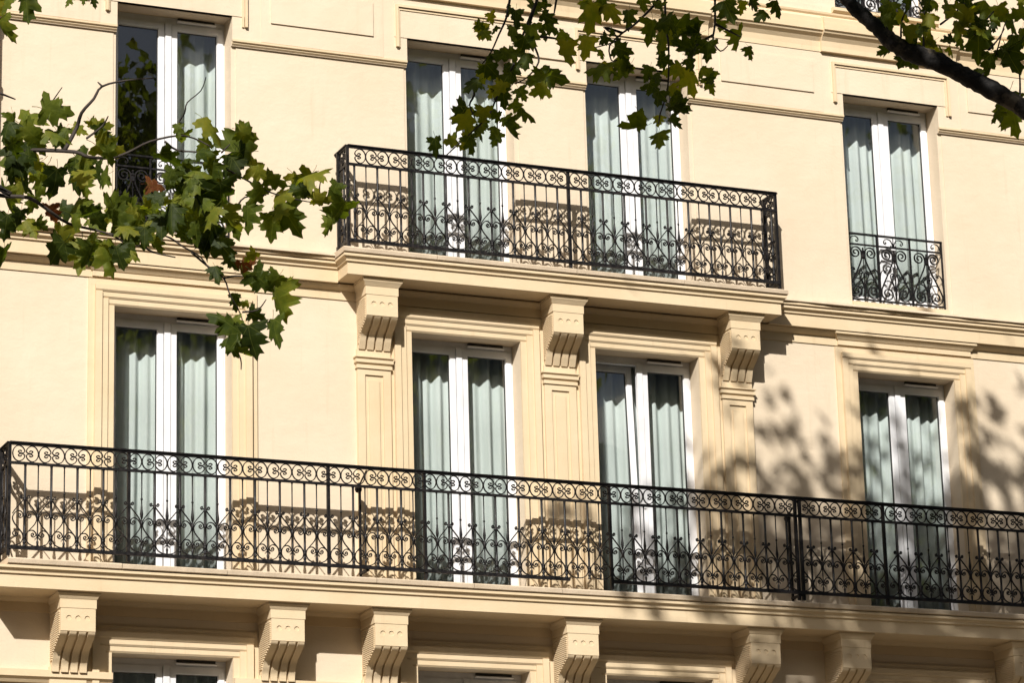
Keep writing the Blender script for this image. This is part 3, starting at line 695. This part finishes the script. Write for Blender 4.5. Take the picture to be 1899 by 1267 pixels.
tR = tree('plane tree whose dark mottled limb and hanging leaf sprays cross the top cornice', (14.75, -9.6, .13),
          [((12.7, -8.3, 14.6), (5.2, 1.5, 1.1), .2, .36), ((12.8, -9.3, 12.9), (5.2, 2.4, 1.9), .35, .11), ((5.6, -12.6, 11.9), (2.9, 1.8, 1.7), .3, .22), ((8.6, -12.2, 12.9), (2.8, 1.4, 1.3), .3, .15)], 5, 13500,  # last two lobes are out of view, added to shade limb and leaf sprays
          [(limbR, lrr), ([(14.8, -9.6, 7), (13.2, -9.8, 10.2), (10, -10.6, 12), (6.4, -12, 12.2), (4.4, -12.8, 12.4)], [.16, .12, .09, .06, .03]), ([(14.8, -9.6, 6.5), (16, -9.3, 10), (17, -9, 13)], [.15, .1, .04])])
tL = tree('plane tree whose leafy branch reaches over the scrolled window guard', (-.6, -10.5, .13),
          [((-1.2, -11.2, 11.2), (3.9, 3.2, 2.7), .3)], 9, 2600,
          [([(-.6, -10.5, 5.2), (.8, -10.7, 6.2), (2.4, -10.6, 6.9), (3.4, -10.55, 7.05), tuple(at(-60, 340, -10.5)), tuple(at(20, 360, -10.5))], [.14, .09, .055, .035, .02, .012]),
           ([(-.6, -10.5, 6.8), (-2, -10.8, 9.5), (-3, -11, 12)], [.15, .1, .03])])
tree('unseen plane tree with a full crown standing farther along the pavement', (25.5, -9.6, .13), [((24.5, -9.2, 13.2), (5.6, 3.6, 3.6), .1)], 12, 3600,  # third tree, out of view, added to give the panes dark reflections
     [([(25.5, -9.6, 6.5), (24, -9.3, 10), (22, -9, 13)], [.15, .1, .04])])
def twig(tr_, o, k, pts, y, r0_=.010, r1_=.004, name='twig'):
    P = [at(*zp(o, k, x, z), y+.06*math.sin(i*1.7)) for i, (x, z) in enumerate(pts)]
    P = crom(P, 3); n = len(P); b0 = Vector(tr_.location)
    MB().tube([p-b0 for p in P], [r0_+(r1_-r0_)*i/(n-1) for i in range(n)], 5).build(name, M['twig'], tr_, True)
lrn = random.Random(21)
def leaves(tr_, o, k, data, y, jit=.45, brown=(), extra=0.0):
    b0 = Vector(tr_.location)
    todo = [(x, z, s_, a, i in brown) for i, (x, z, s_, a) in enumerate(data)]
    for x, z, s_, a in data:
        if lrn.random() < extra: todo.append((x+lrn.uniform(-70, 70), z+lrn.uniform(-60, 60), s_*lrn.uniform(.75, 1.05), lrn.uniform(20, 170), False))
    for x, z, s_, a, br in todo:
        yy = y+lrn.uniform(-jit, jit)
        u, v = zp(o, k, x, z); ang = R(a)
        size = s_/k/FPX*((at(u, v, yy)-CAMP).dot(FW))*1.13*lrn.uniform(.8, 1.2)
        tip_ = (RT*math.cos(ang)-UP*math.sin(ang)).normalized()
        # face: mostly towards the street, tilted at random
        nrm = (-FW+RT*lrn.gauss(0, .55)+UP*lrn.gauss(.1, .6)).normalized()
        zx = -tip_; zx = (zx-nrm*zx.dot(nrm)).normalized(); yx = -nrm; xx = yx.cross(zx)
        sx = lrn.uniform(.72, 1.08)
        rot = Matrix((xx, yx, zx)).transposed()
        o_ = link('leaf', lrn.choice(LBROWN if br else LEAF), tr_)
        c = at(u, v, yy)-rot @ Vector((0, 0, -.5*size))-b0
        o_.matrix_local = Matrix.Translation(c) @ rot.to_4x4() @ Matrix.Diagonal((size*sx, size, size, 1))
ZC = ((780, 0), 2.967)
DC = [(335, 170, 100, 100), (395, 105, 70, 60), (480, 40, 80, 250), (520, 110, 110, 100), (500, 190, 90, 95), (405, 165, 60, 120), (620, 60, 90, 110), (705, 100, 90, 30), (735, 150, 90, 20), (815, 190, 110, 20), (690, 195, 60, 100), (600, 160, 70, 60), (560, 260, 120, 100), (480, 290, 90, 200), (410, 300, 90, 170), (580, 330, 80, 95), (340, 420, 130, 110), (400, 390, 90, 40), (500, 400, 90, 90), (740, 410, 130, 20), (650, 460, 110, 100), (590, 435, 70, 250), (430, 500, 120, 110), (390, 510, 70, 110), (460, 540, 100, 80), (560, 520, 90, 60), (545, 590, 80, 40), (600, 620, 110, 50), (400, 620, 90, 200), (480, 670, 100, 60), (210, 640, 110, 130), (270, 690, 110, 60), (320, 720, 80, 110), (430, 720, 80, 90), (490, 720, 90, 60), (150, 780, 100, 165), (290, 800, 120, 70), (240, 800, 80, 120), (350, 690, 70, 100),
      (940, 90, 170, 100), (1060, 60, 130, 60), (1140, 110, 110, 90), (900, 10, 80, 170), (1215, 10, 80, 90), (1000, 20, 80, 100), (800, 300, 140, 95), (905, 260, 110, 100), (1000, 225, 60, 140), (1000, 295, 60, 90), (1120, 275, 100, 20), (960, 370, 140, 200), (1060, 380, 90, 60), (1140, 355, 130, 20), (1290, 20, 80, 200),
      (1320, 125, 120, 170), (1275, 180, 120, 100), (1480, 150, 140, 350), (1320, 290, 80, 100), (1250, 400, 100, 110), (1300, 430, 80, 60), (1360, 340, 100, 20), (1440, 250, 110, 200), (1500, 240, 80, 300), (1510, 300, 80, 60), (1580, 290, 110, 90), (1590, 380, 110, 20), (1500, 440, 170, 80), (1600, 470, 90, 70), (1400, 380, 90, 160), (1390, 510, 80, 60), (1300, 550, 90, 110), (1225, 660, 110, 60), (1170, 710, 120, 190), (1310, 660, 70, 90), (1310, 770, 140, 70), (1430, 600, 110, 40), (1400, 680, 90, 40), (1700, 60, 130, 70), (1770, 40, 80, 100), (1650, 150, 70, 100), (1760, 230, 140, 60), (1820, 290, 90, 70), (1870, 80, 90, 130), (1830, 20, 80, 60), (1930, -10, 90, 80)]
leaves(tR, *ZC, DC, -9.0, .35, extra=.3)
for pts in ([(500, -90), (490, 0), (470, 100), (430, 190), (390, 280), (340, 350)], [(680, -90), (640, 0), (560, 200), (510, 360), (420, 530), (370, 640), (220, 780), (140, 855)], [(760, -80), (740, 40), (735, 75)],
            [(640, 0), (590, 180), (630, 260), (650, 340), (590, 420), (520, 460)], [(290, 430), (295, 520), (270, 575), (300, 650)],
            [(1330, -60), (1290, 20), (1180, 130), (1110, 180), (1040, 250), (1050, 330), (1080, 330)], [(1110, 180), (1010, 150), (1090, 215), (960, 260)], [(1345, -90), (1345, 0), (1350, 150), (1365, 250), (1360, 480), (1320, 620), (1310, 680)],
            [(1620, -90), (1620, 0), (1620, 130), (1610, 220), (1650, 280), (1690, 250)], [(1620, 130), (1700, 170), (1760, 200)], [(1610, 190), (1540, 230), (1480, 290)], [(650, 200), (740, 210), (790, 230)]):
    twig(tR, *ZC, pts, -9.0, .011, .004)
DR = [(930, 90, 130, 110), (930, 160, 130, 60), (1000, 110, 120, 150), (1090, 10, 100, 90), (1190, 20, 110, 80), (1240, 50, 90, 20), (1220, 170, 180, 100), (1130, 240, 150, 120), (1280, 310, 150, 30), (1200, 320, 120, 150), (1340, 380, 110, 20), (920, 360, 120, 150), (1040, 430, 120, 110), (1090, 450, 90, 70), (1340, 80, 100, 130), (1390, 120, 110, 100), (1480, 60, 180, 90), (1480, 150, 150, 100), (1420, 220, 150, 100), (1530, 100, 110, 60), (1610, 220, 110, 60), (1690, 60, 190, 80), (1740, 100, 140, 70), (1690, 180, 90, 100), (1820, 170, 150, 40), (1800, 310, 130, 100), (1580, 340, 200, 90), (1630, 290, 120, 60), (1500, 290, 110, 130), (1660, 470, 140, 100), (1780, 340, 90, 60), (1820, 450, 200, 70), (1880, 270, 120, 90), (1750, 780, 220, 110), (1690, 820, 120, 140), (1850, 850, 180, 70), (1570, 520, 100, 100), (1880, 30, 90, 90)]
leaves(tR, *ZR, DR, -9.15, .3, extra=.3)
for pts in ([(1030, 260), (1035, 150), (1070, 60), (1110, -40)], [(1190, 330), (1190, 200), (1200, 90), (1230, 40)], [(1580, 560), (1640, 480), (1700, 380), (1740, 240), (1770, 150)], [(1870, 680), (1870, 560), (1860, 400), (1895, 250)], [(1310, 170), (1400, 100), (1480, 20)], [(1550, 240), (1640, 130), (1720, 40)], [(1820, 760), (1800, 800), (1760, 790)], [(1650, 350), (1720, 270), (1760, 200)]):
    twig(tR, *ZR, pts, -9.15, .009, .004)
ZL = ((0, 130), 3.1675)
DL = [(150, 260, 190, 240), (340, 240, 200, 10), (30, 360, 120, 100), (70, 420, 150, 120), (150, 470, 160, 100), (230, 430, 160, 60), (340, 370, 160, 20), (380, 420, 120, 45), (480, 350, 110, 20), (620, 330, 130, 350), (620, 400, 110, 20), (650, 480, 160, 30), (520, 570, 150, 40), (560, 600, 120, 70), (420, 640, 170, 80), (480, 690, 120, 70), (330, 680, 160, 90), (240, 640, 150, 110), (160, 590, 150, 150), (90, 530, 150, 170), (60, 620, 140, 100), (130, 700, 130, 100), (30, 780, 200, 110), (30, 930, 150, 100), (20, 1140, 160, 80), (110, 880, 120, 100), (180, 930, 130, 60), (190, 800, 110, 110), (370, 1030, 170, 100), (470, 1100, 180, 95), (520, 1080, 130, 70), (650, 1110, 180, 65), (560, 1040, 120, 40), (430, 830, 140, 100), (300, 860, 110, 90), (580, 890, 120, 60), (550, 840, 110, 20), (690, 790, 150, 330), (770, 820, 140, 30), (700, 900, 150, 60), (820, 900, 140, 100), (760, 970, 150, 70), (880, 960, 140, 60), (930, 800, 130, 20), (930, 680, 120, 0), (1000, 540, 130, 60), (1080, 410, 90, 90), (900, 740, 130, 190), (1010, 620, 120, 110), (1130, 640, 160, 100), (1080, 720, 140, 60), (1000, 860, 150, 80), (1080, 900, 150, 100), (1150, 820, 140, 20), (1160, 960, 150, 80), (1100, 1000, 120, 60), (1220, 540, 140, 110), (1200, 480, 120, 20), (1240, 620, 130, 70), (850, 990, 130, 90), (740, 1040, 110, 100), (640, 860, 130, 150), (1220, 720, 160, 100), (1220, 870, 150, 110), (1210, 1010, 150, 70)]
leaves(tL, *ZL, DL, -10.5, .5, brown=(34, 44), extra=.85)
ZM = ((320, 200), 2.533)
DM = [(195, 100, 120, 60), (330, 130, 150, 300), (320, 190, 140, 200), (370, 130, 110, 20), (350, 260, 150, 40), (420, 300, 90, 20), (260, 310, 140, 100), (180, 310, 120, 120), (110, 350, 120, 100), (500, 350, 110, 20), (680, 290, 140, 300), (600, 350, 110, 60), (620, 400, 120, 30), (390, 430, 130, 120), (520, 410, 110, 20), (500, 480, 130, 100), (470, 570, 150, 100), (560, 540, 130, 60), (770, 520, 160, 110), (740, 560, 100, 110), (710, 440, 80, 20), (230, 430, 150, 80), (300, 560, 140, 70), (250, 530, 130, 110), (170, 500, 120, 90), (60, 430, 140, 30), (170, 620, 130, 110), (240, 660, 130, 50), (290, 730, 90, 60), (210, 780, 90, 80), (360, 740, 100, 330), (345, 835, 100, 110), (430, 820, 110, 40), (540, 830, 130, 20), (495, 930, 170, 70), (300, 910, 70, 90), (400, 980, 90, 20), (270, 1000, 130, 200), (300, 1020, 90, 60), (370, 1110, 140, 80), (480, 1060, 140, 60), (330, 1160, 110, 50)]
leaves(tL, *ZM, DM, -10.5, .35, brown=(30,), extra=.25)
ZT = ((0, 0), 5.76)
leaves(tL, *ZT, [(40, 60, 180, 100), (270, 60, 260, 85), (40, 340, 330, 55), (720, 10, 120, 100), (890, 0, 100, 90), (1000, 20, 110, 80), (-60, 120, 250, 100)], -10.5, .2)
for pts in ([(-90, 720), (30, 740), (170, 750), (280, 820), (400, 900), (560, 940), (660, 970), (760, 1030), (840, 1030)], [(20, 480), (200, 470), (440, 480), (520, 510), (660, 515), (760, 480), (880, 420), (1040, 385), (1140, 400), (1240, 450)], [(380, 470), (450, 340), (480, 250), (550, 170), (600, 95), (740, 60), (900, 45)]):
    twig(tL, *ZL, pts, -10.5, .014, .004)
for pts in ([(600, 95), (575, 70)],
            [(970, 420), (1040, 470), (1150, 480), (1260, 500)], [(840, 1030), (900, 1070), (1030, 1100)], [(0, 135), (90, 170)], [(510, 400), (600, 330), (635, 270)], [(640, 960), (800, 985), (960, 970), (1080, 1040), (1180, 1100), (1240, 1190)]):
    twig(tL, *ZL, pts, -10.5, .008, .004)
for pts in ([(1045, 370), (1050, 310), (1085, 250), (1100, 190), (1180, 120), (1210, 40)], [(260, 260), (290, 210), (330, 150), (365, 100)], [(295, 205), (290, 160)]):
    twig(tL, *ZL, pts, -10.5, .006, .0028)
for pts in ([(90, 680), (160, 740), (240, 800), (270, 880), (320, 970), (340, 1060)], [(280, 1040), (290, 1110), (320, 1180), (322, 1230)], [(200, 260), (350, 340), (440, 390), (580, 430), (700, 450)], [(240, 800), (300, 790), (350, 800), (390, 850)], [(330, 960), (400, 950), (440, 900)], [(700, 450), (690, 390), (695, 340)], [(300, 470), (340, 420), (440, 410)], [(230, 210), (270, 170)]):
    twig(tL, *ZM, pts, -10.5, .007, .003)
